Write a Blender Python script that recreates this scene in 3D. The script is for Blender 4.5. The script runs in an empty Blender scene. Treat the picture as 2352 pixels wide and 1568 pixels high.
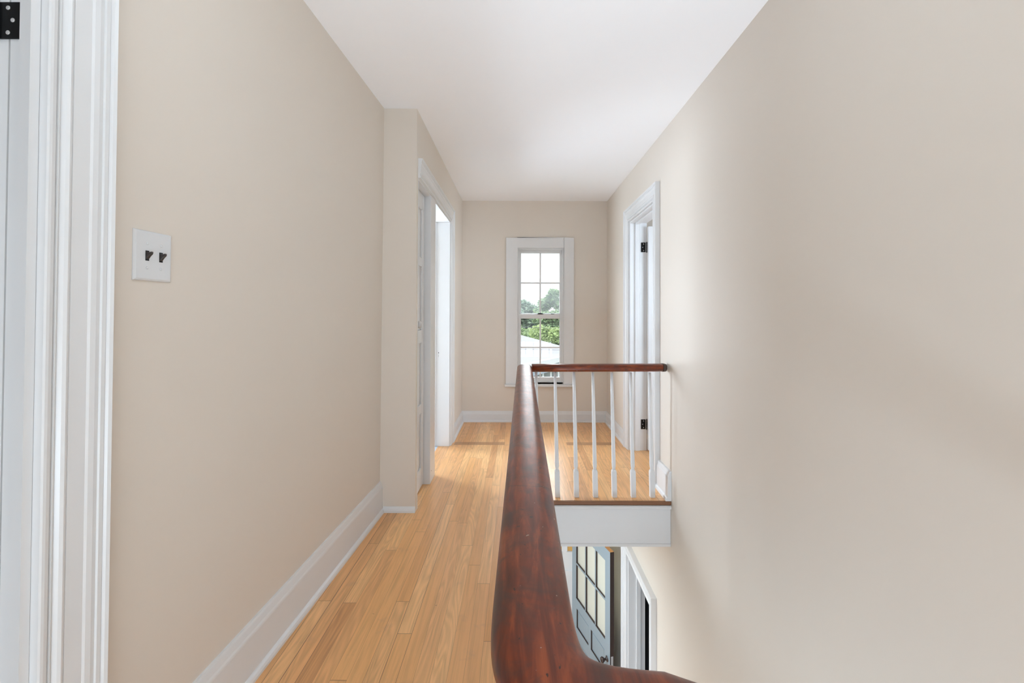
import bpy, bmesh, math, random
from mathutils import Vector, Matrix
random.seed(7)
S = bpy.context.scene
COL = S.collection
CEIL = 2.535          # ceiling height; the upper floor is z = 0
LOW = -3.05           # lower hall floor
XR = 1.026            # right wall plane
XL = -0.638           # far part of the left wall
YB = 5.456            # end wall
YL = 3.18             # landing edge over the stairwell
def left_wall_x(y, z):            # the old left wall is neither parallel nor plumb
    return -0.973 + 0.04 * y + 0.0067 * (z - 1.25)

# ------------------------------------------------------------------ materials
class NT:
    def __init__(s, name):
        s.m = bpy.data.materials.new(name); s.m.use_nodes = True
        s.t = s.m.node_tree; s.t.nodes.clear()
        s.out = s.t.nodes.new('ShaderNodeOutputMaterial')
    def n(s, typ, ins=None, **kw):
        nd = s.t.nodes.new(typ)
        for k, v in kw.items(): setattr(nd, k, v)
        for k, v in (ins or {}).items():
            if isinstance(v, bpy.types.NodeSocket): s.t.links.new(v, nd.inputs[k])
            else: nd.inputs[k].default_value = v
        return nd
    def math(s, op, a, b=None, c=None):
        ins = {0: a}
        if b is not None: ins[1] = b
        if c is not None: ins[2] = c
        return s.n('ShaderNodeMath', ins, operation=op).outputs[0]
    def mix(s, f, a, b, blend='MIX'):
        nd = s.n('ShaderNodeMix', data_type='RGBA', blend_type=blend)
        for i, v in ((0, f), (6, a), (7, b)):
            if isinstance(v, bpy.types.NodeSocket): s.t.links.new(v, nd.inputs[i])
            else: nd.inputs[i].default_value = v if i == 0 else (*v[:3], 1)
        return nd.outputs[2]
    def ramp(s, f, stops):
        nd = s.n('ShaderNodeValToRGB', {0: f}); e = nd.color_ramp.elements
        while len(e) < len(stops): e.new(0.5)
        for el, (p, c) in zip(e, stops):
            el.position = p; el.color = (*c, 1) if not isinstance(c, (int, float)) else (c, c, c, 1)
        return nd.outputs[0]
    def noise(s, vec, scale, detail=3, rough=.5, dist=0):
        nd = s.n('ShaderNodeTexNoise', {'Scale': scale, 'Detail': detail, 'Roughness': rough, 'Distortion': dist})
        if vec is not None: s.t.links.new(vec, nd.inputs['Vector'])
        return nd.outputs[0]
    def pos(s): return s.n('ShaderNodeNewGeometry').outputs['Position']
    def bsdf(s, color, rough=.5, bump=None, bstr=.1, bdist=.002, **kw):
        b = s.n('ShaderNodeBsdfPrincipled')
        def put(k, v):
            if isinstance(v, bpy.types.NodeSocket): s.t.links.new(v, b.inputs[k])
            else: b.inputs[k].default_value = v
        put('Base Color', color if isinstance(color, bpy.types.NodeSocket) else (*color, 1)); put('Roughness', rough)
        for k, v in kw.items(): put(k.replace('_', ' '), v)
        if bump is not None:
            bn = s.n('ShaderNodeBump', {'Strength': bstr, 'Distance': bdist, 'Height': bump})
            s.t.links.new(bn.outputs[0], b.inputs['Normal'])
        return b.outputs[0]
    def done(s, sh):
        s.t.links.new(sh, s.out.inputs[0]); return s.m

def mat_paint(name, col, rough, var=.02, scale=3, bump=.05, spec=.5):
    t = NT(name); p = t.pos()
    n1 = t.noise(p, scale, 4)
    lo = tuple(c * (1 - var) for c in col); hi = tuple(min(1, c * (1 + var)) for c in col)
    c = t.mix(n1, lo, hi)
    n2 = t.noise(p, 140, 3)
    return t.done(t.bsdf(c, rough, n2, bump, .0015, Specular_IOR_Level=spec))
def mat_plain(name, col, rough=.5, metallic=0., spec=.5):
    t = NT(name)
    n = t.noise(t.pos(), 30, 3)
    c = t.mix(n, tuple(x * .95 for x in col), tuple(min(1, x * 1.05) for x in col))
    return t.done(t.bsdf(c, rough, Metallic=metallic, Specular_IOR_Level=spec))

def mat_floor(name, tint=(1, 1, 1)):
    t = NT(name)
    sx = t.n('ShaderNodeSeparateXYZ', {0: t.pos()}); X, Y = sx.outputs[0], sx.outputs[1]
    W, L = .0565, 1.25
    pxx = t.math('DIVIDE', t.math('ADD', X, .013), W); col = t.math('FLOOR', pxx); fx = t.math('FRACT', pxx)
    r1 = t.n('ShaderNodeTexWhiteNoise', {'W': col}, noise_dimensions='1D').outputs[0]
    py = t.math('DIVIDE', t.math('ADD', Y, t.math('MULTIPLY', r1, 9.0)), L); row = t.math('FLOOR', py); fy = t.math('FRACT', py)
    idv = t.n('ShaderNodeCombineXYZ', {0: col, 1: row}).outputs[0]
    rnd = t.n('ShaderNodeTexWhiteNoise', {'Vector': idv}, noise_dimensions='3D').outputs[0]
    base = t.ramp(rnd, [(0, (.71, .355, .132)), (.22, (.83, .450, .180)), (.5, (.76, .405, .170)), (.8, (.88, .52, .230)), (1, (.64, .320, .128))])
    off = t.math('MULTIPLY', rnd, 37.0)
    gv = t.n('ShaderNodeCombineXYZ', {0: t.math('MULTIPLY', X, 70.0), 1: t.math('ADD', t.math('MULTIPLY', Y, 2.6), off), 2: off}).outputs[0]
    g1 = t.noise(gv, 1.0, 5, .6, .6)
    g1r = t.ramp(g1, [(.3, .80), (.55, 1.0), (.75, 1.06)])
    cv = t.n('ShaderNodeCombineXYZ', {0: t.math('MULTIPLY', X, 14.0), 1: t.math('ADD', t.math('MULTIPLY', Y, 1.3), off), 2: off}).outputs[0]
    wv = t.noise(cv, 1.0, 1, .4, .3)
    rings = t.math('SINE', t.math('MULTIPLY', wv, 75.0))
    ringm = t.math('MULTIPLY', t.math('GREATER_THAN', rnd, .42), .075)
    ringc = t.math('ADD', 1.0, t.math('MULTIPLY', rings, ringm))
    cc = t.mix(1.0, base, g1r, 'MULTIPLY')
    rr = t.n('ShaderNodeCombineColor', {0: ringc, 1: ringc, 2: ringc}).outputs[0]
    cc = t.mix(1.0, cc, rr, 'MULTIPLY')
    # worn stains
    st = t.ramp(t.noise(t.pos(), 7, 4, .6), [(.62, 0.0), (.74, .35)])
    cc = t.mix(st, cc, (.44, .27, .17))
    kn = t.ramp(t.noise(t.pos(), 33, 2, .5), [(.77, 0.0), (.80, .8)])
    cc = t.mix(kn, cc, (.16, .075, .04))
    # two cross-laid darker patch boards near the end of the hall
    iy = t.math('MULTIPLY', t.math('GREATER_THAN', Y, 4.50), t.math('LESS_THAN', Y, 4.60))
    def span(a, b): return t.math('MULTIPLY', t.math('GREATER_THAN', X, a), t.math('LESS_THAN', X, b))
    patch = t.math('MULTIPLY', iy, t.math('ADD', span(-.60, -.12), span(.47, .92)))
    cc = t.mix(t.math('MULTIPLY', patch, .8), cc, (.40, .195, .085))
    dx = t.math('MULTIPLY', t.math('MINIMUM', fx, t.math('SUBTRACT', 1.0, fx)), W)
    dy = t.math('MULTIPLY', t.math('MINIMUM', fy, t.math('SUBTRACT', 1.0, fy)), L)
    r3 = t.n('ShaderNodeTexWhiteNoise', {'W': t.math('ADD', col, 77.3)}, noise_dimensions='1D').outputs[0]
    sw = t.math('MULTIPLY_ADD', t.math('POWER', r3, 3.0), .0015, .0003)
    seam = t.math('MAXIMUM', t.math('LESS_THAN', dx, sw), t.math('LESS_THAN', dy, .0011))
    cc = t.mix(t.math('MULTIPLY', seam, .75), cc, (.10, .05, .026))
    if tint != (1, 1, 1): cc = t.mix(1.0, cc, tint, 'MULTIPLY')
    h = t.math('SUBTRACT', t.math('MULTIPLY', g1, .25), seam)
    ro = t.ramp(t.noise(t.pos(), 9, 4), [(.3, .295), (.7, .37)])
    return t.done(t.bsdf(cc, ro, h, .12, .001, Specular_IOR_Level=.7))

def mat_rail(name, axis):
    t = NT(name)
    sx = t.n('ShaderNodeSeparateXYZ', {0: t.pos()}); X, Y, Z = sx.outputs
    a, b = (Y, X) if axis == 'Y' else (X, Y)
    gv = t.n('ShaderNodeCombineXYZ', {0: t.math('MULTIPLY', b, 55.0), 1: t.math('MULTIPLY', a, 6.0), 2: t.math('MULTIPLY', Z, 40.0)}).outputs[0]
    g = t.noise(gv, 1, 5, .6, .8)
    c = t.ramp(g, [(.28, (.060, .011, .004)), (.5, (.160, .028, .0075)), (.70, (.30, .064, .015))])
    bl = t.ramp(t.noise(t.pos(), 16, 5, .65, .5), [(.47, 0.0), (.67, .72)])
    c = t.mix(bl, c, (.050, .026, .020))
    sp = t.ramp(t.noise(t.n('ShaderNodeVectorMath', {0: t.pos(), 1: (1, .45, 1) if axis == 'Y' else (.45, 1, 1)}, operation='MULTIPLY').outputs[0], 120, 2), [(.715, 0.0), (.74, .85)])
    c = t.mix(sp, c, (.02, .012, .01))
    sp2 = t.ramp(t.noise(t.n('ShaderNodeVectorMath', {0: t.pos(), 1: (3.3, 1.7, .4)}, operation='ADD').outputs[0], 110, 1), [(.79, 0.0), (.805, .8)])
    c = t.mix(sp2, c, (.45, .38, .32))
    # scarf joints of the old rail: a dark line where two lengths meet
    if axis == 'Y':
        j = None
        for y0 in (.985, 3.12):
            cur = t.math('MULTIPLY_ADD', t.math('POWER', t.math('MULTIPLY', t.math('SUBTRACT', X, .035), 1.0), 2.0), 6.0, y0 - .012)
            m = t.math('LESS_THAN', t.math('ABSOLUTE', t.math('SUBTRACT', Y, cur)), .0011)
            j = m if j is None else t.math('MAXIMUM', j, m)
        c = t.mix(t.math('MULTIPLY', j, .7), c, (.02, .01, .008))
    sc = t.noise(t.n('ShaderNodeVectorMath', {0: t.pos(), 1: (25, 160, 60)}, operation='MULTIPLY').outputs[0], 1, 3)
    h = t.math('MULTIPLY', sc, .10)
    ro = t.ramp(t.noise(t.pos(), 22, 4), [(.3, .285), (.7, .33)])
    return t.done(t.bsdf(c, ro, h, .03, .001, Specular_IOR_Level=.36))

def mat_glass(name, haze=.03, tint=(1, 1, 1), hazecol=(.9, .93, .95), rough=.02):
    t = NT(name)
    tr = t.n('ShaderNodeBsdfTransparent', {'Color': (*tint, 1)}).outputs[0]
    gl = t.n('ShaderNodeBsdfGlossy', {'Color': (1, 1, 1, 1), 'Roughness': rough}).outputs[0]
    fr = t.n('ShaderNodeFresnel', {'IOR': 1.22}).outputs[0]
    a = t.n('ShaderNodeMixShader', {0: fr, 1: tr, 2: gl}).outputs[0]
    df = t.n('ShaderNodeBsdfTranslucent', {'Color': (*hazecol, 1)}).outputs[0]
    n = t.ramp(t.noise(t.pos(), 6, 3), [(.3, haze * .7), (.7, haze * 1.3)])
    return t.done(t.n('ShaderNodeMixShader', {0: n, 1: a, 2: df}).outputs[0])

def mat_leaf(name, c1, c2, c3):
    t = NT(name)
    n = t.noise(t.pos(), .55, 4, .6)
    n2 = t.noise(t.pos(), 4, 2)
    c = t.mix(.35, t.ramp(n, [(.3, c1), (.5, c2), (.7, c3)]), t.ramp(n2, [(.35, c1), (.65, c3)]))
    d = t.bsdf(c, .5, Specular_IOR_Level=.3)
    tl = t.n('ShaderNodeBsdfTranslucent', {'Color': c}).outputs[0]
    return t.done(t.n('ShaderNodeMixShader', {0: .4, 1: d, 2: tl}).outputs[0])

def mat_shingle(name):
    t = NT(name)
    p = t.pos(); sx = t.n('ShaderNodeSeparateXYZ', {0: p})
    r = t.math('FRACT', t.math('MULTIPLY', sx.outputs[2], 9.0))
    n = t.noise(p, 14, 3)
    c = t.ramp(n, [(.3, (.070, .073, .081)), (.7, (.094, .097, .105))])
    c = t.mix(t.math('MULTIPLY', t.math('LESS_THAN', r, .12), .25), c, (.10, .10, .11))
    return t.done(t.bsdf(c, .85))

WALL = mat_paint('beige_wall_paint', (.690, .628, .556), .50, .012, 2, .05, .45)
CEILM = mat_paint('white_ceiling_paint', (.92, .925, .945), .85, .01, 2, .05, .2)
TRIM = mat_paint('white_trim_paint', (.70, .705, .71), .34, .02, 8, .04, .5)
FLOOR = mat_floor('oak_strip_floor')
RAIL = mat_rail('worn_mahogany', 'Y')
RAILX = mat_rail('worn_mahogany_cross', 'X')
NOSE = mat_plain('dark_stained_edge', (.20, .085, .035), .55)
BLACK = mat_plain('black_iron', (.012, .012, .013), .38, .6)
PLATE = mat_paint('white_plastic', (.66, .67, .68), .3, .01, 20, .0, .5)
TOGGLE = mat_plain('brown_toggle_plastic', (.035, .026, .022), .3)
STEEL = mat_plain('painted_screw', (.55, .55, .55), .35, .3)
HOLE = mat_plain('hole_black', (.01, .01, .01), .9)
BLUE = mat_paint('blue_grey_door_paint', (.265, .335, .385), .4, .03, 6, .06, .5)
BROWN = mat_plain('dark_stained_door_wood', (.040, .022, .017), .45)
OAK = mat_plain('bare_oak_edge', (.52, .25, .08), .55)
DARK = mat_plain('unlit_room_shade', (.075, .075, .077), .9, 0, .1)  # darkness of the unlit room put into its wall and floor colour
GLASS_U = mat_glass('old_window_glass', .035)
GLASS_L = mat_glass('window_glass', .008)
def mat_frost(name):
    t = NT(name)
    d = t.bsdf((.90, .91, .83), .25, Specular_IOR_Level=.4)
    tl = t.n('ShaderNodeBsdfTranslucent', {'Color': (.93, .93, .85, 1)}).outputs[0]
    tr = t.n('ShaderNodeBsdfTransparent', {'Color': (.95, .97, .93, 1)}).outputs[0]
    a = t.n('ShaderNodeMixShader', {0: .35, 1: d, 2: tl}).outputs[0]
    return t.done(t.n('ShaderNodeMixShader', {0: .15, 1: a, 2: tr}).outputs[0])
GLASS_D = mat_frost('milky_door_glass')
AMBER = mat_plain('amber_glass', (.62, .36, .11), .25)
CARPET = mat_paint('pale_blue_carpet', (.52, .60, .70), .95, .05, 40, .3, .1)
SHINGLE = mat_shingle('grey_shingles')
SIDING = mat_plain('white_siding', (.25, .26, .27), .6)
SHADEBLUE = mat_plain('shaded_siding', (.13, .16, .20), .7)  # bluish shade below the gutter put into the colour
WIRE = mat_plain('dark_cable', (.05, .05, .06), .6)
BARK = mat_plain('bark', (.13, .10, .075), .9)
GRASS = mat_paint('lawn', (.07, .12, .04), .95, .2, 3, .3, .1)

# ------------------------------------------------------------------ mesh helpers
class MB:
    def __init__(s): s.v = []; s.f = []; s.mi = []; s.sm = []
    def face(s, pts, mi=0, smooth=False):
        b = len(s.v); s.v += [Vector(p) for p in pts]; s.f.append(list(range(b, b + len(pts)))); s.mi.append(mi); s.sm.append(smooth)
    def box(s, x0, y0, z0, x1, y1, z1, mi=0, fn=None):
        if x0 > x1: x0, x1 = x1, x0
        if y0 > y1: y0, y1 = y1, y0
        if z0 > z1: z0, z1 = z1, z0
        b = len(s.v)
        P = [(x, y, z) for z in (z0, z1) for y in (y0, y1) for x in (x0, x1)]
        s.v += [Vector(fn(*p)) if fn else Vector(p) for p in P]
        for q in ((0, 2, 3, 1), (4, 5, 7, 6), (0, 1, 5, 4), (2, 6, 7, 3), (0, 4, 6, 2), (1, 3, 7, 5)):
            s.f.append([b + i for i in q]); s.mi.append(mi); s.sm.append(False)
        return s
    def rings(s, rings, closed=True, caps=True, mi=0, smooth=True):
        """skin a list of rings (lists of points)"""
        b = len(s.v); n = len(rings[0])
        for r in rings: s.v += [Vector(p) for p in r]
        for i in range(len(rings) - 1):
            for j in range(n if closed else n - 1):
                k = (j + 1) % n
                s.f.append([b + i * n + j, b + i * n + k, b + (i + 1) * n + k, b + (i + 1) * n + j]); s.mi.append(mi); s.sm.append(smooth)
        if caps:
            s.f.append([b + j for j in range(n)][::-1]); s.mi.append(mi); s.sm.append(False)
            s.f.append([b + (len(rings) - 1) * n + j for j in range(n)]); s.mi.append(mi); s.sm.append(False)
        return s
    def lathe(s, prof, c, axis='Z', seg=20, mi=0, smooth=True):
        rr = []
        for r, h in prof:
            ring = []
            for k in range(seg):
                a = 2 * math.pi * k / seg; u, w = r * math.cos(a), r * math.sin(a)
                d = {'Z': (u, w, h), 'X': (h, u, w), 'Y': (w, h, u)}[axis]
                ring.append((c[0] + d[0], c[1] + d[1], c[2] + d[2]))
            rr.append(ring)
        return s.rings(rr, True, True, mi, smooth)
    def tube(s, pts, r, seg=8, mi=0):
        rr = []
        for i, p in enumerate(pts):
            p = Vector(p); a = Vector(pts[max(0, i - 1)]); b = Vector(pts[min(len(pts) - 1, i + 1)])
            d = (b - a).normalized(); up = Vector((0, 0, 1)) if abs(d.z) < .9 else Vector((1, 0, 0))
            e1 = d.cross(up).normalized(); e2 = e1.cross(d)
            rr.append([p + e1 * r * math.cos(2 * math.pi * k / seg) + e2 * r * math.sin(2 * math.pi * k / seg) for k in range(seg)])
        return s.rings(rr, True, True, mi)
    def xf(s, fn):
        s.v = [Vector(fn(*p)) for p in s.v]; return s
    def build(s, name, mats, parent=None, bevel=0., origin=None):
        if not isinstance(mats, (list, tuple)): mats = [mats]
        if parent is not None: o0 = parent['_o']
        if origin is None:
            if parent is not None: o0 = Vector(parent['_o'])
            else:
                lo = [min(p[i] for p in s.v) for i in range(3)]; hi = [max(p[i] for p in s.v) for i in range(3)]
                o0 = Vector(((lo[0] + hi[0]) / 2, (lo[1] + hi[1]) / 2, lo[2]))
        else: o0 = Vector(origin)
        me = bpy.data.meshes.new(name)
        me.from_pydata([tuple(p - o0) for p in s.v], [], s.f)
        for m in mats: me.materials.append(m)
        for p, mi, sm in zip(me.polygons, s.mi, s.sm): p.material_index = mi; p.use_smooth = sm
        bm = bmesh.new(); bm.from_mesh(me)
        bmesh.ops.remove_doubles(bm, verts=bm.verts, dist=1e-5)
        bmesh.ops.recalc_face_normals(bm, faces=bm.faces)
        bm.to_mesh(me); bm.free(); me.update()
        o = bpy.data.objects.new(name, me); COL.objects.link(o)
        if parent is not None:
            o.parent = parent; o.location = o0 - Vector(parent['_o'])
        else: o.location = o0
        o['_o'] = tuple(o0)
        if bevel:
            b = o.modifiers.new('bevel', 'BEVEL'); b.width = bevel; b.segments = 2; b.limit_method = 'ANGLE'; b.angle_limit = math.radians(40)
        return o

def tag(o, label, cat, group=None, kind=None):
    o['label'] = label; o['category'] = cat
    if group: o['group'] = group
    if kind: o['kind'] = kind
    return o
def root(name, loc, label, cat, group=None, kind=None):
    o = bpy.data.objects.new(name, None); COL.objects.link(o); o.location = loc; o.empty_display_size = .1
    o['_o'] = tuple(loc)
    return tag(o, label, cat, group, kind)
def struct(name, mb, m, label, cat, bevel=0):
    return tag(mb.build(name, m, bevel=bevel), label, cat, kind='structure')

def slab(mb, ax, p0, p1, ua, ub, va, vb, holes, fn=None):
    """wall slab: thickness p0..p1 along axis ax ('X' or 'Y' or 'Z'), spanning u,v with rectangular holes"""
    us = sorted({ua, ub, *[h[0] for h in holes], *[h[1] for h in holes]})
    vs = sorted({va, vb, *[h[2] for h in holes], *[h[3] for h in holes]})
    us = [u for u in us if ua <= u <= ub]; vs = [v for v in vs if va <= v <= vb]
    def solid(i, j):
        if not (0 <= i < len(us) - 1 and 0 <= j < len(vs) - 1): return False
        uc, vc = (us[i] + us[i + 1]) / 2, (vs[j] + vs[j + 1]) / 2
        return not any(h[0] < uc < h[1] and h[2] < vc < h[3] for h in holes)
    def pt(p, u, v):
        q = {'X': (p, u, v), 'Y': (u, p, v), 'Z': (u, v, p)}[ax]
        return fn(*q) if fn else q
    for i in range(len(us) - 1):
        for j in range(len(vs) - 1):
            if not solid(i, j): continue
            a, b, c, d = us[i], us[i + 1], vs[j], vs[j + 1]
            for p in (p0, p1): mb.face([pt(p, a, c), pt(p, b, c), pt(p, b, d), pt(p, a, d)])
            if not solid(i - 1, j): mb.face([pt(p0, a, c), pt(p1, a, c), pt(p1, a, d), pt(p0, a, d)])
            if not solid(i + 1, j): mb.face([pt(p0, b, c), pt(p1, b, c), pt(p1, b, d), pt(p0, b, d)])
            if not solid(i, j - 1): mb.face([pt(p0, a, c), pt(p1, a, c), pt(p1, b, c), pt(p0, b, c)])
            if not solid(i, j + 1): mb.face([pt(p0, a, d), pt(p1, a, d), pt(p1, b, d), pt(p0, b, d)])
    return mb

# casing profile: (distance outwards from the opening 0..1, height off the wall)
CAS = [(0, 0), (0, .017), (.02, .0195), (.06, .020), (.13, .017), (.155, .012), (.165, .012), (.17, .0165), (.185, .0165), (.19, .012), (.215, .014),
       (.25, .021), (.29, .024), (.33, .0225), (.35, .018), (.36, .021), (.63, .0215), (.66, .0245), (.74, .026), (.82, .024), (.83, .028),
       (.90, .028), (.91, .0265), (.93, .033), (.98, .0355), (1, .033), (1, 0)]
def casing(mb, plane, y0, y1, z0, z1, w, side, scale=1., fn=None, sides=(1, 1), wl=None):
    """moulded frame round an opening in an X = plane wall; side = +1 if it stands off towards +X"""
    k = 1.0
    pts = [(a * w, d * scale) for a, d in CAS]
    path = []
    if sides[0]: path += [(y0, z0, -1, 0), (y0, z1, -1, 1)]
    else: path += [(y0, z1, 0, 1)]
    if sides[1]: path += [(y1, z1, 1, 1), (y1, z0, 1, 0)]
    else: path += [(y1, z1, 0, 1)]
    rr = []
    for (y, z, dy, dz) in path:
        ring = []
        for a, d in pts:
            q = (plane + side * d, y + dy * a, z + dz * a)
            ring.append(fn(*q) if fn else q)
        rr.append(ring)
    mb.rings(rr, closed=True, caps=True, smooth=False)
    return mb

def base_profile(h, t=.019, shoe=True):
    p = [(0, 0)]
    if shoe: p += [(t + .014, 0), (t + .014, .010), (t + .010, .019), (t + .003, .024), (t, .025)]
    else: p += [(t, 0)]
    p += [(t, h - .040), (t - .001, h - .034), (t - .004, h - .027), (t - .009, h - .008), (t - .012, h - .001), (0, h)]
    return p
def sweep_base(mb, path, normals, prof, fn=None):
    """path points on the wall line with (possibly mitred) room-side normals"""
    rr = []
    for (x, y), (nx, ny) in zip(path, normals):
        rr.append([(x + nx * d, y + ny * d, z) if fn is None else fn(x + nx * d, y + ny * d, z) for d, z in prof])
    mb.rings(rr, closed=True, caps=True, smooth=False)
    return mb

# ------------------------------------------------------------------ room shell
def shear(x, y, z): return (x + left_wall_x(y, z), y, z)
D1 = (.07, .921, 0, 2.10)                       # near left doorway (y0,y1,z0,z1)
m = MB(); slab(m, 'X', -.12, 0, -1.6, 2.985, 0, CEIL, [(D1[0], D1[1], -1, D1[3])], shear)
struct('wall_left', m, WALL, 'long beige wall on the left with the switch plate', 'wall')
# return of the left wall where the hall narrows, and the far left wall with the two doorways
m = MB(); m.box(-1.0, 2.985, 0, XL, 3.025, CEIL)
struct('wall_left_return', m, WALL, 'narrow beige return where the left wall steps into the hall', 'wall')
CLO = (3.025, 3.475, 2.11); DFL = (3.65, 4.47, 2.11)
m = MB(); slab(m, 'X', -.79, XL, 3.025, YB, 0, CEIL, [(CLO[0], CLO[1], -1, CLO[2]), (DFL[0], DFL[1], -1, DFL[2]), (CLO[1], DFL[0], -1, 2.11)])
struct('wall_left_far', m, WALL, 'beige wall over and beyond the two white doorways on the left', 'wall')
DR = (3.545, 4.345, 2.085); DLR = (3.625, 4.40, -.965)
m = MB(); slab(m, 'X', XR, XR + .15, -1.6, YB, LOW, CEIL, [(DR[0], DR[1], -.022, DR[2]), (DLR[0], DLR[1], LOW - 1, DLR[2])])
struct('wall_right', m, WALL, 'tall beige wall on the right running down into the stairwell', 'wall')
WIN = (-.008, .532, .452, 1.996); FD = (-.22, .70, LOW - 1, -.98)
m = MB(); slab(m, 'Y', YB, YB + .16, -1.02, XR + .15, LOW, CEIL, [WIN, FD])
struct('wall_back', m, WALL, 'beige end wall with the tall narrow window', 'wall')
m = MB(); m.box(-1.2, -1.72, LOW, XR + .15, -1.6, CEIL)
struct('wall_rear', m, WALL, 'beige wall behind the viewer', 'wall')
m = MB(); m.box(-1.25, -1.72, CEIL, XR + .15, YB + .16, CEIL + .1)
struct('ceiling', m, CEILM, 'smooth white ceiling over the hall', 'ceiling')
# upper floor with the stairwell hole
SW = (.058, XR, .36, YL)
m = MB(); slab(m, 'Z', -.022, 0, -1.1, XR + .15, -1.6, YB, [(SW[0], SW[1] + 1, SW[2], SW[3]), (-1.2, -.742, 3.57, 6.5)])
struct('floor', m, FLOOR, 'honey oak strip floor of the hall and landing', 'floor')
m = MB(); slab(m, 'Z', -.30, -.022, -1.0, XR, -1.6, YB, [(SW[0] - .02, SW[1] + 1, SW[2] - .02, SW[3] + .02)])
struct('ceiling_lower', m, CEILM, 'white underside of the landing over the lower hall', 'ceiling')
m = MB(); m.box(-1.2, -1.6, LOW - .1, XR + .15, YB + .16, LOW)
struct('floor_lower', m, FLOOR, 'oak strip floor of the lower hall', 'floor')
m = MB(); m.box(-1.12, -1.6, LOW, -1.0, YB, -.022)
struct('wall_lower_left', m, WALL, 'beige left wall of the lower hall', 'wall')

# rooms behind the doorways
def shell(name, x0, x1, y0, y1, z0, z1, openside, wm, label, holes=None):
    mb = MB(); t = .06
    if openside != '-x': mb.box(x0 - t, y0 - t, z0, x0, y1 + t, z1)
    if openside != '+x': mb.box(x1, y0 - t, z0, x1 + t, y1 + t, z1)
    mb.box(x0, y0 - t, z0, x1, y0, z1); mb.box(x0, y1, z0, x1, y1 + t, z1)
    mb.box(x0 - t, y0 - t, z1, x1 + t, y1 + t, z1 + t)
    struct(name, mb, wm, label, 'wall')
m = MB()
m.box(-3.26, 2.30, 0, -3.20, 6.26, CEIL); m.box(-3.20, 2.30, 0, -1.40, 2.36, CEIL); m.box(-1.46, 2.36, 0, -1.40, 3.56, CEIL)
m.box(-1.46, 3.56, 0, -.80, 3.62, CEIL); m.box(-3.20, 6.20, 0, -.80, 6.26, CEIL); m.box(-.86, YB, 0, -.80, 6.20, CEIL)
m.box(-3.26, 2.30, CEIL, -1.40, 3.56, CEIL + .06); m.box(-3.26, 3.56, CEIL, -.80, 6.26, CEIL + .06)
struct('wall_bedroom', m, WALL, 'beige walls of the room through the far left doorway', 'wall')
m = MB(); m.box(-3.2, 2.36, -.02, -1.46, 6.2, -.001); m.box(-1.46, 3.62, -.02, -.795, 6.2, -.001); m.box(-.795, 3.57, -.02, -.742, 4.6, -.001); struct('floor_bedroom', m, CARPET, 'pale blue floor seen under the far left doorway', 'floor')
shell('wall_closet', -1.3, -.80, 3.086, 3.49, 0, CEIL, '+x', WALL, 'walls of the closet behind the narrow panelled door')
shell('wall_near_room', -3.2, -1.10, -1.2, 2.2, 0, CEIL, '+x', WALL, 'walls of the room through the nearest left doorway')
m = MB(); m.box(-3.2, -1.2, -.022, -1.10, 2.2, 0); struct('floor_near_room', m, FLOOR, 'oak floor of the room through the nearest left doorway', 'floor')
shell('wall_right_room', XR + .16, 3.2, 2.6, 5.6, 0, CEIL, '-x', WALL, 'beige walls of the room through the right doorway')
m = MB(); m.box(XR + .15, 2.6, -.022, 3.2, 5.6, 0); struct('floor_right_room', m, FLOOR, 'oak floor of the room through the right doorway', 'floor')
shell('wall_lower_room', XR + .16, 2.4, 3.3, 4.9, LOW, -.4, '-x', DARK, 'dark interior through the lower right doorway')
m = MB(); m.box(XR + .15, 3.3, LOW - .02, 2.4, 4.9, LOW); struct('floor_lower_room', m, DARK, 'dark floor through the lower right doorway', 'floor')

# baseboards
bp = base_profile(.192); bps = base_profile(.125, .016)
m = MB(); sweep_base(m, [(0, 1.052), (0, 2.0), (0, 2.985)], [(1, 0)] * 3, bp, shear)
struct('baseboard_left', m, TRIM, 'tall white baseboard along the left wall', 'baseboard')
m = MB(); sh = [(0, 0), (.014, 0), (.014, .012), (.010, .026), (.003, .034), (0, .036)]
sweep_base(m, [(-.838, 2.985), (XL + .0, 2.985)], [(0, -1), (0, -1)], sh)
struct('baseboard_left_return', m, TRIM, 'low white strip at the foot of the wall return', 'baseboard')
m = MB(); sweep_base(m, [(XL, 4.60), (XL, YB)], [(1, 0), (1, -1)], bps)
struct('baseboard_left_far', m, TRIM, 'short white baseboard beyond the far left doorway', 'baseboard')
m = MB(); sweep_base(m, [(XL, YB), (XR, YB)], [(1, -1), (-1, -1)], bps)
struct('baseboard_back', m, TRIM, 'white baseboard under the window at the end of the hall', 'baseboard')
m = MB(); sweep_base(m, [(XR, YB), (XR, 4.458)], [(-1, -1), (-1, 0)], bps)
struct('baseboard_right', m, TRIM, 'short white baseboard between the right doorway and end wall', 'baseboard')
m = MB(); sweep_base(m, [(XR, 3.428), (XR, YL - .012)], [(-1, 0), (-1, 0)], base_profile(.195, .024))
struct('baseboard_right_near', m, TRIM, 'short tall white baseboard end beside the landing edge', 'baseboard')

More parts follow.
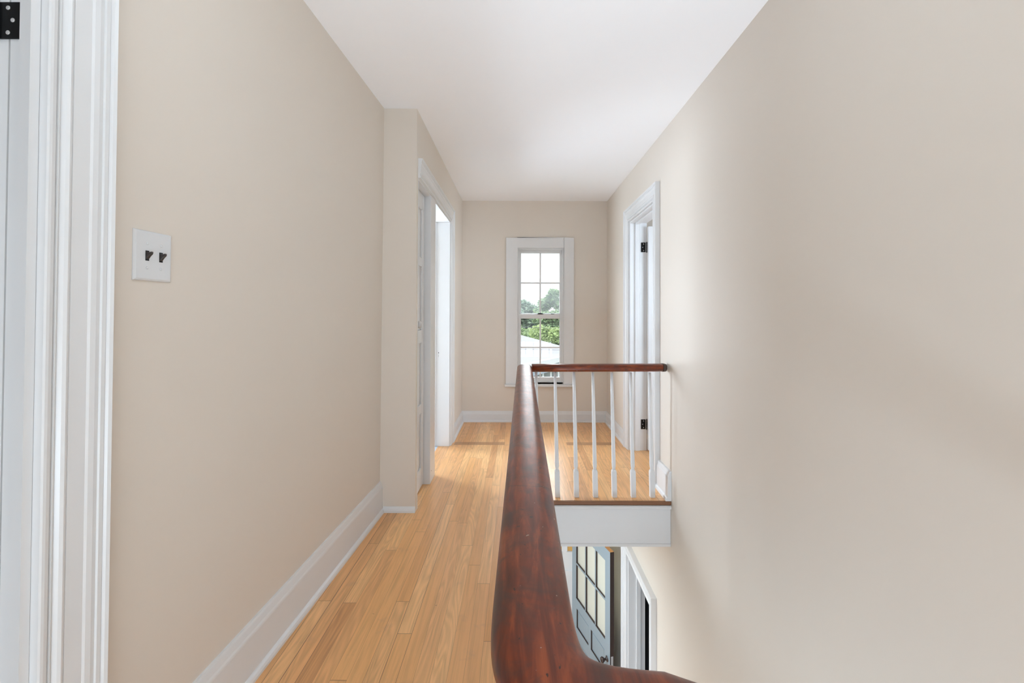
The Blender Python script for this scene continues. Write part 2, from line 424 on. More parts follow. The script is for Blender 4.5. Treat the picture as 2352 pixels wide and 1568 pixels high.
# landing edge: dark worn nosing, white bead and fascia board
m = MB(); m.box(.07, YL - .012, -.0245, XR - .001, YL - .0005, -.0015)
m.box(.07, YL - .004, -.030, XR - .001, YL - .0005, -.0245)
struct('trim_1', m, NOSE, 'dark stained worn edge of the landing floor boards', 'trim', .002)
m = MB()
pr = [(0, -.030), (-.012, -.031), (-.019, -.038), (-.020, -.046), (-.015, -.054), (0, -.058), (0, -.285), (-.006, -.290), (-.006, -.306), (.016, -.306), (.016, -.030)]
m.rings([[(x, YL + .004 + d, z) for d, z in pr] for x in (.062, XR - .001)], True, True, 0, False)
struct('trim_2', m, TRIM, 'white fascia board with bead under the landing edge', 'trim')
m = MB(); m.box(.040, .36, -.306, .056, YL - .02, -.024)
struct('trim_3', m, TRIM, 'white fascia board along the hall side of the stairwell', 'trim')

# ------------------------------------------------------------------ doorways
# 1: nearest doorway on the left wall (only its far side is in view)
r = root('door_1', (-1.0, .5, 0), 'nearest white doorway at left edge with black hinge on its jamb', 'doorway', kind='structure')
m = MB(); casing(m, 0, D1[0], D1[1], 0, D1[3], .135, 1, 1.0, shear); m.build('casing', TRIM, r)
m = MB(); jw = .018
for z0, z1, a, b in ((0, D1[3], D1[1] - .001, D1[1] - .019), (0, D1[3], D1[0] + .001, D1[0] + .019)):
    m.box(-.019, a, z0, .002, b, z1, 0, shear)
    m.box(-.13, a, z0, -.047, b + (.007 if b < a else -.007), z1, 0, shear)
    m.box(-.0435, a, z0, -.019, b + (.007 if b < a else -.007), z1, 0, shear)
m.box(-.13, D1[0], D1[3] - .018, .002, D1[1], D1[3] - .001, 0, shear)
m.build('jamb', TRIM, r)
def hinge(parent, x0, x1, y, z0, z1, knx, name='hinge'):
    mb = MB(); mb.box(x0, y - .003, z0, x1, y, z1)
    n = 5; h = (z1 - z0) / n
    for i in range(n): mb.lathe([(.0052, i * h + .0006), (.0052, (i + 1) * h - .0006)], (knx, y - .005, z0), 'Z', 10)
    mb.lathe([(.001, -.006), (.0045, -.003), (.0045, 0)], (knx, y - .005, z0), 'Z', 10)
    mb.lathe([(.0045, 0), (.0045, .003), (.001, .006)], (knx, y - .005, z1), 'Z', 10)
    o = mb.build(name, BLACK, parent); o['label'] = 'black hinge leaf'
    for k, zz in enumerate((.16, .5, .84)):
        s = MB(); xx = (x0 + x1) / 2 + (.006 if k == 1 else -.003) * (1 if knx < x0 else -1)
        s.lathe([(.0042, 0), (.0042, -.0008), (.0028, -.0016), (.0012, -.0016)], (xx, y - .003, z0 + zz * (z1 - z0)), 'Y', 12)
        so = s.build('screw', STEEL, o)
    return o
hinge(r, -.996, -.955, D1[1] - .012, 1.773, 1.843, -1.000)
# the leaf, swung into the near room
m = MB(); m.box(-1.80, D1[1] - .052, .012, -1.016, D1[1] - .016, 2.07); m.build('door_leaf', TRIM, r, .003)

# 2: narrow panelled closet door, 3: far left doorway, sharing one moulded head
r2 = root('door_2', (-.70, 3.25, 0), 'narrow white panelled closet door right behind the wall corner', 'door', kind='structure')
xf_ = -.682
m = MB(); m.box(xf_ - .035, 3.045, .012, xf_ - .013, 3.458, 2.095)            # panel field
m.build('door_leaf', TRIM, r2)
for z0, z1 in ((.012, .145), (.535, .600), (1.035, 1.125), (1.575, 1.640), (1.98, 2.095)):
    m = MB(); m.box(xf_ - .013, 3.125, z0, xf_, 3.385, z1); m.build('rail', TRIM, r2, .003)
for y0, y1 in ((3.045, 3.125), (3.385, 3.458)):
    m = MB(); m.box(xf_ - .013, y0, .012, xf_, y1, 2.095); m.build('stile', TRIM, r2, .003)
m = MB(); m.lathe([(.022, 0), (.022, .004), (.010, .008), (.009, .024), (.020, .032), (.026, .042), (.022, .052), (.008, .057)], (xf_, 3.09, 1.17), 'X', 20)
m.build('knob', STEEL, r2)
m = MB(); m.box(-.78, 3.026, 0, XL + .001, 3.043, 2.11); m.box(-.78, 3.043, 2.097, XL + .001, 3.4645, 2.11); m.build('jamb', TRIM, r2)

r3 = root('door_3', (-.70, 4.06, 0), 'far open white doorway on the left with strike plate on its jamb', 'doorway', kind='structure')
# mullion between the two openings
m = MB(); m.box(-.79, 3.465, 0, XL + .004, 3.66, 2.11); m.build('mullion', TRIM, r3, .003)
m = MB(); m.lathe([(.004, 0), (.0035, .0006)], (XL + .004, 3.51, .085), 'X', 10); m.build('nail_hole', HOLE, r3)
m = MB(); casing(m, XL, 3.027, 4.47, 0, 2.11, .125, 1, .85, None, (0, 1)); m.build('casing', TRIM, r3)
m = MB(); m.box(-.80, 4.452, 0, XL + .002, 4.469, 2.11); m.box(-.80, 3.661, 2.095, XL + .002, 4.452, 2.109)
m.box(-.80, 4.440, 0, -.765, 4.452, 2.095)
m.build('jamb', TRIM, r3, .002)
m = MB(); m.lathe([(.0045, 0), (.0045, -.0006)], (-.7615, 4.452, 1.045), 'Y', 10); m.build('latch_hole', HOLE, r3)
m = MB(); m.box(-.746, 4.4505, .825, -.732, 4.452, .885); sp = m.build('strike_plate', TRIM, r3)
m = MB(); m.box(-.742, 4.4500, .868, -.736, 4.4505, .878); m.build('latch_hole', HOLE, sp)
m = MB(); m.box(-.743, 4.4500, .832, -.736, 4.4505, .856); m.build('latch_hole', STEEL, sp)

# 4: right doorway with the open white door
r4 = root('door_4', (1.1, 3.95, 0), 'white doorway on the right with door opened on black hinges', 'door', kind='structure')
m = MB(); casing(m, XR, DR[0], DR[1], 0, DR[2], .118, -1, 1.0); m.build('casing', TRIM, r4)
m = MB(); m.box(XR - .002, DR[1] - .014, 0, XR + .152, DR[1] - .001, DR[2]); m.box(XR - .002, DR[0] + .001, 0, XR + .152, DR[0] + .014, DR[2])
m.box(XR - .002, DR[0] + .014, DR[2] - .015, XR + .152, DR[1] - .014, DR[2] - .001)
m.box(XR + .045, DR[1] - .024, 0, XR + .085, DR[1] - .014, DR[2] - .015)
m.box(XR + .045, DR[0] + .014, 0, XR + .085, DR[0] + .024, DR[2] - .015)
m.box(XR + .045, DR[0] + .024, DR[2] - .027, XR + .085, DR[1] - .024, DR[2] - .015)
m.build('jamb', TRIM, r4, .002)
lx0, ly = XR + .156, DR[1] - .012
m = MB(); m.box(lx0, ly - .040, .012, lx0 + .76, ly - .004, 2.035)
leaf = m.build('door_leaf', TRIM, r4, .003)
hinge(r4, XR + .098, XR + .140, DR[1] - .014, 1.805, 1.893, XR + .150)
hinge(r4, XR + .098, XR + .140, DR[1] - .014, .195, .283, XR + .150)

# 7: lower right doorway, seen from above
r7 = root('door_7', (1.1, 4.0, LOW), 'white moulded doorway in the lower hall under the landing', 'doorway', kind='structure')
m = MB(); casing(m, XR, DLR[0], DLR[1], LOW, DLR[2], .12, -1, 1.22)
m.build('casing', TRIM, r7)
m = MB(); m.box(XR - .002, DLR[1] - .014, LOW, XR + .152, DLR[1] - .001, DLR[2]); m.box(XR - .002, DLR[0] + .001, LOW, XR + .152, DLR[0] + .012, DLR[2])
m.box(XR - .002, DLR[0] + .012, DLR[2] - .013, XR + .152, DLR[1] - .014, DLR[2] - .001)
m.box(XR + .07, DLR[1] - .026, LOW, XR + .11, DLR[1] - .014, DLR[2] - .013)
m.build('jamb', TRIM, r7, .002)

# 5: blue grey front door, standing open beside the right wall
W5, H5, T5 = .90, 2.03, .042
th = math.radians(16.6)
def door5(x, y, z):         # local: x from the latch edge to the hinge edge, y thickness away from the hall, z up
    return (.878 - x * math.sin(th) + y * math.cos(th), 4.5 + x * math.cos(th) + y * math.sin(th), LOW + .012 + z)
r5 = root('door_5', door5(.45, .02, 0), 'blue grey front door with six panes standing open down below', 'door', kind='structure')
m = MB(); zb, zt_, zm = 1.150, 1.905, 1.527     # pane field, muntin row
holes = [(.102, .790, zb, zt_), (.120, .415, .840, 1.045), (.475, .775, .840, 1.045), (.120, .415, .22, .72), (.475, .775, .22, .72)]
slab(m, 'Y', 0, T5, 0, W5, 0, H5, holes)
d5 = m
# paint faces: blue on the broad faces, stained brown in the edges and recesses, bare oak on the top edge
for i, f in enumerate(d5.f):
    pts = [d5.v[k] for k in f]; n = (pts[1] - pts[0]).cross(pts[2] - pts[0]).normalized()
    zc = sum(p.z for p in pts) / 4
    if abs(n.y) > .5: d5.mi[i] = 0
    elif abs(n.z) > .5 and zc > H5 - .001: d5.mi[i] = 2
    else: d5.mi[i] = 1
d5.xf(door5); d5.build('door_leaf', [BLUE, BROWN, OAK], r5)
for a, b, c, d in holes[1:]:
    m = MB(); m.box(a, .014, c, b, T5 - .014, d)
    m.box(a + .022, .0095, c + .022, b - .022, .014, d - .022); m.xf(door5); m.build('panel', BLUE, r5, .002)
def bar(x0, x1, z0, z1):
    mb = MB(); mb.box(x0, .002, z0, x1, T5 - .002, z1)
    b = len(mb.f)
    mb.mi = [1, 1, 0, 0, 1, 1]          # bottom, top, front, back, sides
    mb.xf(door5); return mb.build('muntin', [BLUE, BROWN], r5)
for xc in (.318, .556): bar(xc - .010, xc + .010, zb, zt_)
xs = [(.102, .308), (.328, .546), (.566, .790)]
for a, b in xs: bar(a, b, zm - .010, zm + .010)
for a, b in xs:
    for c, d in ((zb, zm - .010), (zm + .010, zt_)):
        m = MB(); m.box(a, .020, c, b, .024, d); m.xf(door5); m.build('pane', GLASS_D, r5)
m = MB(); m.lathe([(.026, 0), (.026, -.004), (.012, -.008), (.010, -.028), (.020, -.036), (.028, -.050), (.024, -.062), (.008, -.068)], (.058, 0, .995), 'Y', 20)
m.xf(door5); o = m.build('knob', BROWN, r5); o['label'] = 'dark bronze knob'
m = MB(); m.box(-.0015, .010, .90, .0, T5 - .010, 1.05); m.xf(door5); o = m.build('latch_plate', STEEL, r5); o['label'] = 'worn steel latch plate'

# 6: white outer door in the front doorway with small amber panes
r6 = root('door_6', (.24, YB + .08, LOW), 'white outer front door with small amber panes behind the blue door', 'door', kind='structure')
m = MB(); slab(m, 'Y', YB + .085, YB + .125, FD[0] + .02, FD[1] - .02, LOW, FD[3] - .02,
               [(.585, .655, -1.52, -1.10), (.30, .52, -1.52, -1.10), (-.15, .24, -1.52, -1.10)])
m.build('door_leaf', TRIM, r6)
for a, b in ((.585, .655), (.30, .52), (-.15, .24)):
    m = MB(); m.box(a, YB + .10, -1.52, b, YB + .106, -1.10); o = m.build('pane', AMBER, r6); o['label'] = 'amber glass pane'
    m = MB()
    m.box(a - .012, YB + .075, -1.545, b + .012, YB + .085, -1.52)
    m.build('sill', TRIM, r6)
m = MB()
m.box(FD[0], YB, LOW, FD[0] + .02, YB + .16, FD[3]); m.box(FD[1] - .02, YB, LOW, FD[1], YB + .16, FD[3]); m.box(FD[0] + .02, YB, FD[3] - .02, FD[1] - .02, YB + .16, FD[3])
m.build('jamb', TRIM, r6)
m = MB(); m.box(FD[0] + .04, YB + .07, -2.75, FD[1] - .04, YB + .085, -1.735); m.build('panel', TRIM, r6, .006)

# ------------------------------------------------------------------ window
w1 = root('window_1', (.255, YB, .40), 'tall narrow white sash window of eight panes at hall end', 'window', kind='structure')
x0, x1, z0, z1 = WIN
m = MB()
m.box(x0 - .127, YB - .020, .433, x0 + .004, YB, 2.111); m.box(x1 - .004, YB - .020, .433, x1 + .113, YB, 2.111)
m.box(x0 + .004, YB - .020, z1 - .002, x1 - .004, YB, 2.111)
m.build('casing', TRIM, w1, .003)
m = MB(); m.box(x0 - .140, YB - .046, .404, x1 + .126, YB, .433); m.build('stool', TRIM, w1, .006)
m = MB()      # jamb liner and stops
m.box(x0, YB, z0, x0 + .012, YB + .16, z1); m.box(x1 - .012, YB, z0, x1, YB + .16, z1)
m.box(x0 + .012, YB, z1 - .012, x1 - .012, YB + .16, z1); m.box(x0 + .012, YB, z0 - .019, x1 - .012, YB + .16, z0 + .004)
m.box(x0 + .012, YB + .010, z0 + .004, x0 + .022, YB + .026, z1 - .012); m.box(x1 - .022, YB + .010, z0 + .004, x1 - .012, YB + .026, z1 - .012)
m.box(x0 + .022, YB + .010, z1 - .022, x1 - .022, YB + .026, z1 - .012)
m.build('jamb', TRIM, w1, .002)
def sash(name, ya, yb, za, zb_, top, bot, glass, mz):
    a, b = x0 + .014, x1 - .014
    mb = MB(); st = .032
    mb.box(a, ya, za, a + st, yb, zb_); mb.box(b - st, ya, za, b, yb, zb_)
    mb.box(a + st, ya, za, b - st, yb, za + bot); mb.box(a + st, ya, zb_ - top, b - st, yb, zb_)
    s = mb.build(name, TRIM, w1, .003)
    mb = MB(); xm = .2625; q = .0085
    mb.box(xm - q, ya + .006, za + bot, xm + q, yb - .006, zb_ - top)
    mb.box(a + st, ya + .006, mz - q, xm - q, yb - .006, mz + q); mb.box(xm + q, ya + .006, mz - q, b - st, yb - .006, mz + q)
    mb.build('muntin', TRIM, s, .003)
    for (p, r_) in ((a + st, xm - q), (xm + q, b - st)):
        for (c, d) in ((za + bot, mz - q), (mz + q, zb_ - top)):
            g = MB(); g.box(p, (ya + yb) / 2 + .004, c, r_, (ya + yb) / 2 + .007, d); g.build('pane', glass, s)
sash('sash', YB + .066, YB + .100, 1.205, 1.980, .036, .038, GLASS_U, 1.598)
sash('sash', YB + .030, YB + .064, .457, 1.232, .050, .050, GLASS_L, .850)
m = MB(); m.box(.225, YB + .020, 1.232, .300, YB + .055, 1.238); m.box(.235, YB + .026, 1.238, .290, YB + .040, 1.247); m.box(.385, YB + .040, 1.232, .425, YB + .052, 1.242)
m.build('sash_lock', BLACK, w1, .002)

# ------------------------------------------------------------------ light switch
yc, zc = 1.198, 1.389
sw = root('light_switch', shear(0, yc, zc - .06), 'white double light switch plate with two dark toggles on the left wall', 'light switch')
m = MB()
def ring(hw, hh, d): return [(d, yc - hw, zc - hh), (d, yc + hw, zc - hh), (d, yc + hw, zc + hh), (d, yc - hw, zc + hh)]
m.rings([ring(.0585, .0620, 0), ring(.0585, .0620, .002), ring(.0565, .0600, .0048), ring(.053, .0565, .0062)], True, True, 0, False)
m.xf(shear); pl = m.build('cover_plate', PLATE, sw)
for k, ty in enumerate((yc - .0215, yc + .0215)):
    m = MB(); m.box(.0062, ty - .0055, zc - .0125, .0068, ty + .0055, zc + .0125); m.xf(shear); m.build('switch_slot', HOLE, pl)
    m = MB()
    def q(d, hw, zz, hh): return [(d, ty - hw, zz - hh), (d, ty + hw, zz - hh), (d, ty + hw, zz + hh), (d, ty - hw, zz + hh)]
    m.rings([q(.0068, .0046, zc + .001, .0095), q(.0085, .0044, zc + .001, .0080), q(.0130, .0038, zc + .0035, .0046), q(.0185, .0032, zc + .007, .0030), q(.0195, .0024, zc + .0075, .0020)], True, True, 0, False)
    m.xf(shear); o = m.build('toggle', TOGGLE, sw, .0006); o['label'] = 'dark brown toggle'
    for dz in (-.030, .030):
        m = MB(); m.lathe([(.0034, .0062), (.0034, .0070), (.0022, .0078), (.0004, .0078)], (0, ty, zc + dz), 'X', 12); m.xf(shear); m.build('screw', PLATE, pl)

# ------------------------------------------------------------------ stair railing
rl = root('stair_railing', (.045, 3.24, 0), 'worn mahogany banister rail on slim white balusters round the stairwell', 'railing')
def rail_section(hw, hh):          # bread-loaf section: round top, tucked flat underside
    pts = []
    for k in range(28):
        a = 2 * math.pi * k / 28; c, s = math.cos(a), math.sin(a)
        e = .68
        x = hw * math.copysign(abs(c) ** e, c); z = hh * math.copysign(abs(s) ** e, s)
        if z < 0: x *= 1 - .18 * (-z / hh)
        pts.append((x, z))
    return pts
def sweep_rail(mb, path, sec, scales=None):
    rr = []
    for i, p in enumerate(path):
        p = Vector(p); a = Vector(path[max(0, i - 1)]); b = Vector(path[min(len(path) - 1, i + 1)])
        d = (b - a).normalized(); sd = Vector((d.y, -d.x, 0)).normalized()
        k = scales[i] if scales else 1
        rr.append([p + sd * (x * k) + Vector((0, 0, z * k)) for x, z in sec])
    mb.rings(rr, True, True, 0, True); return mb
ZR = .869
def rx(y): return .0185 + .0108 * (y - .55)
path = [(rx(y), y, ZR) for y in [3.290, 3.26, 3.2, 3.14, 3.0, 2.6, 2.2, 1.8, 1.4, 1.1, .98, .9, .8, .7, .605]]
# quarter turn towards the right wall, easing down slightly
def bez(p0, p1, p2, p3, n):
    out = []
    for i in range(1, n + 1):
        t = i / n; u = 1 - t
        out.append(tuple(u ** 3 * a + 3 * u * u * t * b + 3 * u * t * t * c + t ** 3 * d for a, b, c, d in zip(p0, p1, p2, p3)))
    return out
path += bez((rx(.605), .605, ZR), (.0185, .490, ZR), (.026, .450, ZR), (.14, .441, ZR), 18)
path += [(.20, .426, ZR - .010), (.4, .402, ZR - .034), (.7, .39, ZR - .055), (1.0, .385, ZR - .070)]
sec = rail_section(.050, .027)
m = MB(); sweep_rail(m, path, sec, [.93, 1] + [1] * (len(path) - 2)); m.build('handrail', RAIL, rl)
m = MB(); e = [.62, .86, .96, 1, 1, 1, 1, 1, .97, .90, .70]
xs_ = [.0, .0, .0, .098, .3, .6, .85, .95, .992, 1.001, 1.006]
pth = [(x, 3.245, ZR + .004 + .006 * x) for x in xs_[3:]]
sweep_rail(m, pth, rail_section(.048, .0265), e[3:]); m.build('cross_rail', RAILX, rl)
m = MB(); sweep_rail(m, [(.982, 3.245, ZR + .010), (1.0, 3.245, ZR + .010), (1.0075, 3.245, ZR + .010), (1.012, 3.245, ZR + .010)], rail_section(.0488, .0275), [1, 1, .93, .6])
o = m.build('rail_end', mat_plain('worn_dark_end', (.05, .026, .016), .5), rl); o['label'] = 'chipped dark end of the cross rail'
# baluster: square foot, turned collar, slim taper
def baluster_mesh(h, lean):
    mb = MB(); k = .0165
    sq = lambda hw, z, c=0: [(hw, -hw + c, z), (hw, hw - c, z), (hw - c, hw, z), (-hw + c, hw, z), (-hw, hw - c, z), (-hw, -hw + c, z), (-hw + c, -hw, z), (hw - c, -hw, z)]
    mb.rings([sq(k * .9, 0, .002), sq(k, .003, .002), sq(k, .168, .002), sq(k * .99, .176, .005), sq(k * .80, .186, .0075)], True, True, 0, False)
    prof = [(.0125, .184), (.0105, .191), (.0110, .197), (.0135, .206), (.0142, .222), (.0140, .230), (.0148, .233), (.0148, .238), (.0138, .241), (.0138, .26), (.0128, .45), (.0108, .68), (.0090, h)]
    mb.lathe(prof, (0, 0, 0), 'Z', 14)
    mb.xf(lambda x, y, z: (x + lean * z / .85, y, z))
    return mb
H = ZR - .024
b0 = baluster_mesh(H, -.019).build('baluster', TRIM, None, 0, (0, 0, 0))
b1 = baluster_mesh(H, 0).build('baluster', TRIM, None, 0, (0, 0, 0))
def put(o, first, x, y):
    c = o if first else o.copy()
    if not first: COL.objects.link(c)
    c.parent = rl; c.location = Vector((x, y, 0)) - Vector(rl['_o'])
for k in range(-1, 6): put(b0, k == -1, .2745 + .1288 * k, 3.240)
n = 20
for k in range(n): put(b1, k == 0, rx(.60 + 2.51 * k / (n - 1)) - .004, .60 + 2.51 * k / (n - 1) + .12 * 0)

# ------------------------------------------------------------------ outside
m = MB(); m.box(-40, 5.7, -4.3, 40, 90, -4.2); struct('floor_outside', m, GRASS, 'lawn outside the window', 'ground')
# neighbouring house: big grey hip roof, lower roof with white gutter and a porch
nh = root('house', (2, 16, -4.2), 'neighbouring house with grey shingle roofs and white porch outside the window', 'house')
def thick(poly, t, mi=0):
    mb = MB(); a = [Vector(p) for p in poly]; n = (a[1] - a[0]).cross(a[2] - a[0]).normalized()
    if n.z < 0: n = -n
    b = [p - n * t for p in a]
    mb.rings([b, a], True, True, mi, False); return mb
# main roof: the slope facing the hall window, its hip running down to the right
thick([(-7, 15.0, -.05), (2.43, 15.0, -.075), (-.35, 20.0, .443), (-7, 20.0, .60)], .12).build('roof', SHINGLE, nh)
m = MB(); m.box(-7, 14.90, -.145, 2.5, 15.0, -.105); m.build('eave', WIRE, nh)
m = MB(); m.box(-7, 15.2, -4.2, 1.5, 18, -.30); m.build('wall', SIDING, nh)
# lower roof between the main eave and the white gutter that runs away to the right
g0, g1 = Vector((-.6, 9.94, 0)), Vector((2.0, 15.1, 0))
thick([(-.6, 9.94, -.02), (1.95, 15.0, -.02), (-1.2, 15.0, -.10), (-4.0, 15.0, -.10)], .08).build('lower_roof', SHINGLE, nh)
dg = (g1 - g0).normalized(); ng = Vector((dg.y, -dg.x, 0))
def along(a, b, off0, off1, za, zb):
    mb = MB(); P = [g0 + dg * a, g0 + dg * b]
    mb.rings([[P[i] + ng * off0 + Vector((0, 0, za)), P[i] + ng * off1 + Vector((0, 0, za)), P[i] + ng * off1 + Vector((0, 0, zb)), P[i] + ng * off0 + Vector((0, 0, zb))] for i in (0, 1)], True, True, 0, False)
    return mb
L_ = (g1 - g0).length
along(0, L_, .0, .12, -.12, .02).build('gutter', SIDING, nh)
along(0, L_, -.25, .0, -.34, -.10).build('fascia', SHADEBLUE, nh)
for k, s_ in enumerate((2.3, 3.0, 3.55, 4.1, 4.7, 5.3)):
    along(s_, s_ + .11, -.20, -.10, -4.2, -.34).build('post', SIDING, nh)
along(1.6, L_, -.17, -.13, -1.25, -1.17).build('porch_rail', SIDING, nh)
m = along(1.2, L_, -2.6, -2.5, -4.2, -.34); m.build('porch_wall', SHADEBLUE, nh)
m = MB(); m.box(-4, 6.2, -4.2, 5, 30, -3.9)
# street cables
for nm, pts, r_, lb in (('power_cable', [(-6, 13, .42), (-1, 13, .27), (1.2, 13, .235), (4, 13, .25), (9, 13, .40)], .006, 'thin dark cable crossing in front of the grey roof'),
                        ('power_cable', [(-8, 18, 1.2), (0, 18, .72), (1.3, 18, .66), (5, 18, .62), (12, 18, 1.0)], .006, 'pale cable against the green trees above the roof')):
    m = MB(); m.tube(pts, r_, 6); tag(m.build(nm, WIRE), lb, 'cable', 'cables outside the window')

LEAF_A = mat_leaf('leaf_blue_green', (.048, .090, .070), (.10, .15, .105), (.18, .235, .155))
LEAF_B = mat_leaf('leaf_yellow_green', (.075, .130, .042), (.175, .245, .090), (.30, .36, .15))
LEAF_B2 = mat_leaf('leaf_light_green', (.052, .100, .052), (.135, .195, .088), (.235, .295, .14))
LEAF_C = mat_leaf('leaf_mid_green', (.050, .100, .050), (.118, .180, .088), (.22, .28, .14))
def tree(label, x, y, base, blobs, mat, nleaf, size):
    t = root('tree', (x, y, base), label, 'tree', 'trees beyond the roof')
    zt = max(b[2] + b[3] for b in blobs); z_lo = min(b[2] for b in blobs)
    mb = MB(); mb.lathe([(.34, base), (.24, base + 1.2), (.18, z_lo), (.05, zt - 1.0)], (x, y, 0), 'Z', 10)
    for b in blobs[:5]:
        mb.tube([(x, y, z_lo - 1), ((x + b[0]) / 2, (y + b[1]) / 2, (z_lo + b[2]) / 2 - .2), (b[0], b[1], b[2])], .07, 6)
    mb.build('trunk', BARK, t)
    cr = MB(); per = nleaf // len(blobs)
    for bx, by, bz, br in blobs:
        for _ in range(per):
            d = Vector((random.gauss(0, 1), random.gauss(0, 1), random.gauss(0, 1))).normalized() * br * (random.random() ** .35)
            p = Vector((bx, by, bz)) + Vector((d.x, d.y, d.z * .85))
            a = Vector((random.gauss(0, 1), random.gauss(0, 1), random.gauss(0, .6))).normalized(); b = a.orthogonal().normalized()
            b = (Matrix.Rotation(random.random() * 6.28, 3, a) @ b); s_ = size * (.6 + .8 * random.random())
            cr.face([p - a * s_, p + b * s_ * .5, p + a * s_, p - b * s_ * .5])
    me = bpy.data.meshes.new('crown'); me.from_pydata([tuple(v - Vector((x, y, base))) for v in cr.v], [], cr.f); me.materials.append(mat)
    o = bpy.data.objects.new('crown', me); COL.objects.link(o); o.parent = t; o['_o'] = (x, y, base)
def blobs(x, y, z, r, n, br):
    out = []
    for _ in range(n):
        a = random.random() * 6.28; q = r * math.sqrt(random.random())
        out.append((x + q * math.cos(a), y + q * math.sin(a), z + (random.random() - .5) * r * 1.1, br * (.75 + .5 * random.random())))
    return out
G = -4.2
tree('tall pale blue green tree seen in the upper left panes', .2, 46, G, blobs(.2, 46, -.2, 2.3, 22, .95) + [(1.2, 46, 1.5, .8), (.5, 46, 1.9, .7), (2.0, 46, 1.2, .7)], LEAF_A, 12000, .17)
tree('tallest tree rising into the sky in the upper right pane', 3.4, 42, G, blobs(3.4, 42, .1, 1.7, 20, .85) + [(3.2, 42, 2.95, .5), (3.6, 42, 2.2, .8), (2.4, 42, 2.0, .65), (3.0, 42, 2.4, .6)], LEAF_C, 12000, .15)
tree('bright yellow green tree low in the right lower pane', 2.4, 29.5, G, blobs(2.4, 29.5, -.60, 1.1, 16, .55), LEAF_B, 9000, .10)
tree('light green bushy tree above the roof in the left lower pane', .4, 36, G, blobs(.4, 36, -.75, 1.35, 16, .65), LEAF_B2, 9000, .12)
tree('green tree to the left, mostly hidden by the window frame', -9.5, 41, G, blobs(-9.5, 41, -.3, 2.6, 12, 1.1), LEAF_C, 4000, .22)
tree('dark green tree to the right, mostly hidden by the window frame', 11.5, 42, G, blobs(11.5, 42, -.1, 2.7, 12, 1.1), LEAF_A, 4000, .22)

# ------------------------------------------------------------------ light
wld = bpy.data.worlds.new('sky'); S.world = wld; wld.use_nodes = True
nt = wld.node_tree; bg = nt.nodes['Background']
tc = nt.nodes.new('ShaderNodeTexCoord'); sp_ = nt.nodes.new('ShaderNodeSeparateXYZ'); nt.links.new(tc.outputs['Generated'], sp_.inputs[0])
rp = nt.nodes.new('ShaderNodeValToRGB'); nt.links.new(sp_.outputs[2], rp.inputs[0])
e = rp.color_ramp.elements          # overcast sky with a bright low band added for glare on the rail
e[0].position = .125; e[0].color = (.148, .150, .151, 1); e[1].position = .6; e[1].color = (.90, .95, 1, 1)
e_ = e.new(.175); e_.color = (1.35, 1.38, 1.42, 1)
nt.links.new(rp.outputs[0], bg.inputs['Color']); bg.inputs['Strength'].default_value = 2.8

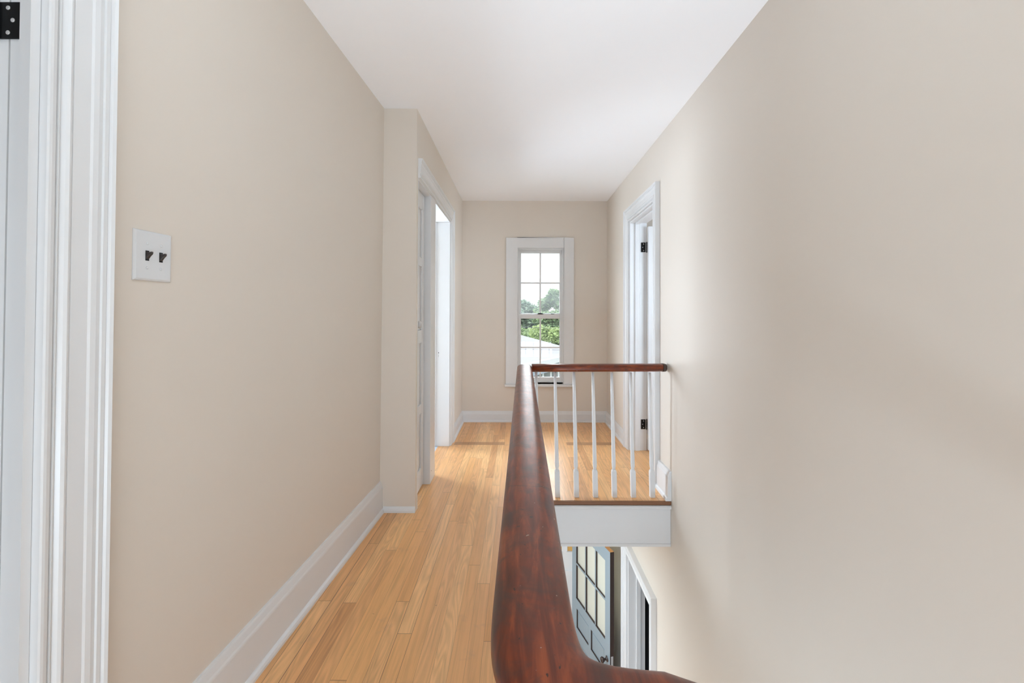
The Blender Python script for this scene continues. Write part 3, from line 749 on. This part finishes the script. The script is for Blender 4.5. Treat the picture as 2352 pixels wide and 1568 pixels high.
def area(name, loc, target, sx, sy, power, color=(1, 1, 1)):
    l = bpy.data.lights.new(name, 'AREA'); l.shape = 'RECTANGLE'; l.size = sx; l.size_y = sy; l.energy = power; l.color = color
    o = bpy.data.objects.new(name, l); COL.objects.link(o); o.location = loc
    o.rotation_euler = (Vector(target) - Vector(loc)).to_track_quat('-Z', 'Y').to_euler()
    return o
LIGHTS = [
 ('rear_uplight_fill', (.05, -1.45, .30), (.05, 1.2, 2.5), 1.7, .5, 180, (32.8, 41, 48.3)),  # added unseen uplight, no door there; lifts ceiling and walls
 ('bedroom_daylight', (-3.1, 3.9, 1.10), (1.0, 4.7, 1.95), 1.8, 1.5, 100, (35.3, 41.5, 47.4)),
 ('bedroom_side_daylight', (-3.0, 5.25, 1.2), (1.0, 3.1, 1.4), 1.4, 1.5, 95, (50, 58.3, 67)),
 ('right_room_daylight', (2.7, 2.8, 1.5), (.2, 4.9, 1.4), 1.3, 1.5, 100, (24.1, 28.6, 33.1)),
 ('end_window_daylight', (.262, YB + 1.3, 3.3), (.262, 3.6, .3), 1.2, 1.2, 180, (174, 207, 230)),
 ('lower_hall_top_fill', (-.45, 3.9, -.34), (-.45, 3.9, -3), .7, .7, 180, (35.4, 42.2, 47.3)),  # added unseen lamp, brightens the blue door and lower casing
 ('lower_hall_rear_fill', (-.35, .6, -2.3), (1.1, 4.4, -2.1), 1.0, 1.0, 70, (6.54, 7.86, 9.07)),  # added unseen lamp, brightens the jamb of the lower doorway
 ('stairwell_fill', (.50, 1.1, -1.5), (.35, 1.3, 2.5), .8, 1.4, 128, (18.2, 22.4, 26.3)),  # added unseen lamp below, throws light up onto the ceiling
 ('hall_ceiling_fill', (-.05, .95, 2.22), None, .16, 0, 0, (4.68, 5.61, 6.35)),  # added point lamp without a fixture, fills ceiling and wall tops
]
for nm, loc, tgt, sx_, sy_, spd, c in LIGHTS:
    p_ = max(c)
    if p_ > 0:
        if tgt is None:
            pl_ = bpy.data.lights.new(nm, 'POINT'); pl_.shadow_soft_size = sx_; pl_.energy = p_; pl_.color = tuple(q / p_ for q in c)
            u = bpy.data.objects.new(nm, pl_); COL.objects.link(u); u.location = loc
            continue
        u = area(nm, loc, tgt, sx_, sy_, p_, tuple(q / p_ for q in c)); u.data.spread = math.radians(spd)
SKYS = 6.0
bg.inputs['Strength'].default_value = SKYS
sun = bpy.data.lights.new('sun', 'SUN'); sun.energy = 2.0; sun.angle = .01; so = bpy.data.objects.new('sun', sun); COL.objects.link(so)
so.rotation_euler = (Vector((.35, .75, -.75))).to_track_quat('-Z', 'Y').to_euler()

# ------------------------------------------------------------------ camera
cam = bpy.data.cameras.new('camera'); co = bpy.data.objects.new('camera', cam); COL.objects.link(co)
co.matrix_world = Matrix.Translation((0, 0, 1.25)) @ Matrix.Rotation(math.radians(90) + .00884, 4, 'X') @ Matrix.Rotation(.00263, 4, 'Z')
cam.sensor_width = 36; cam.lens = 36 * 1091 / 2352
cam.shift_x = (1176 - 1189) / 2352; cam.shift_y = (708.25 - 784) / 2352
cam.clip_start = .02; cam.clip_end = 500
S.camera = co
S.view_settings.view_transform = 'Standard'; S.view_settings.look = 'None'; S.view_settings.gamma = 1; S.view_settings.exposure = .05
S.view_settings.use_curve_mapping = False
S.cycles.max_bounces = 14; S.cycles.diffuse_bounces = 8; S.cycles.transparent_max_bounces = 16
for o in list(bpy.data.objects):
    if '_o' in o: del o['_o']
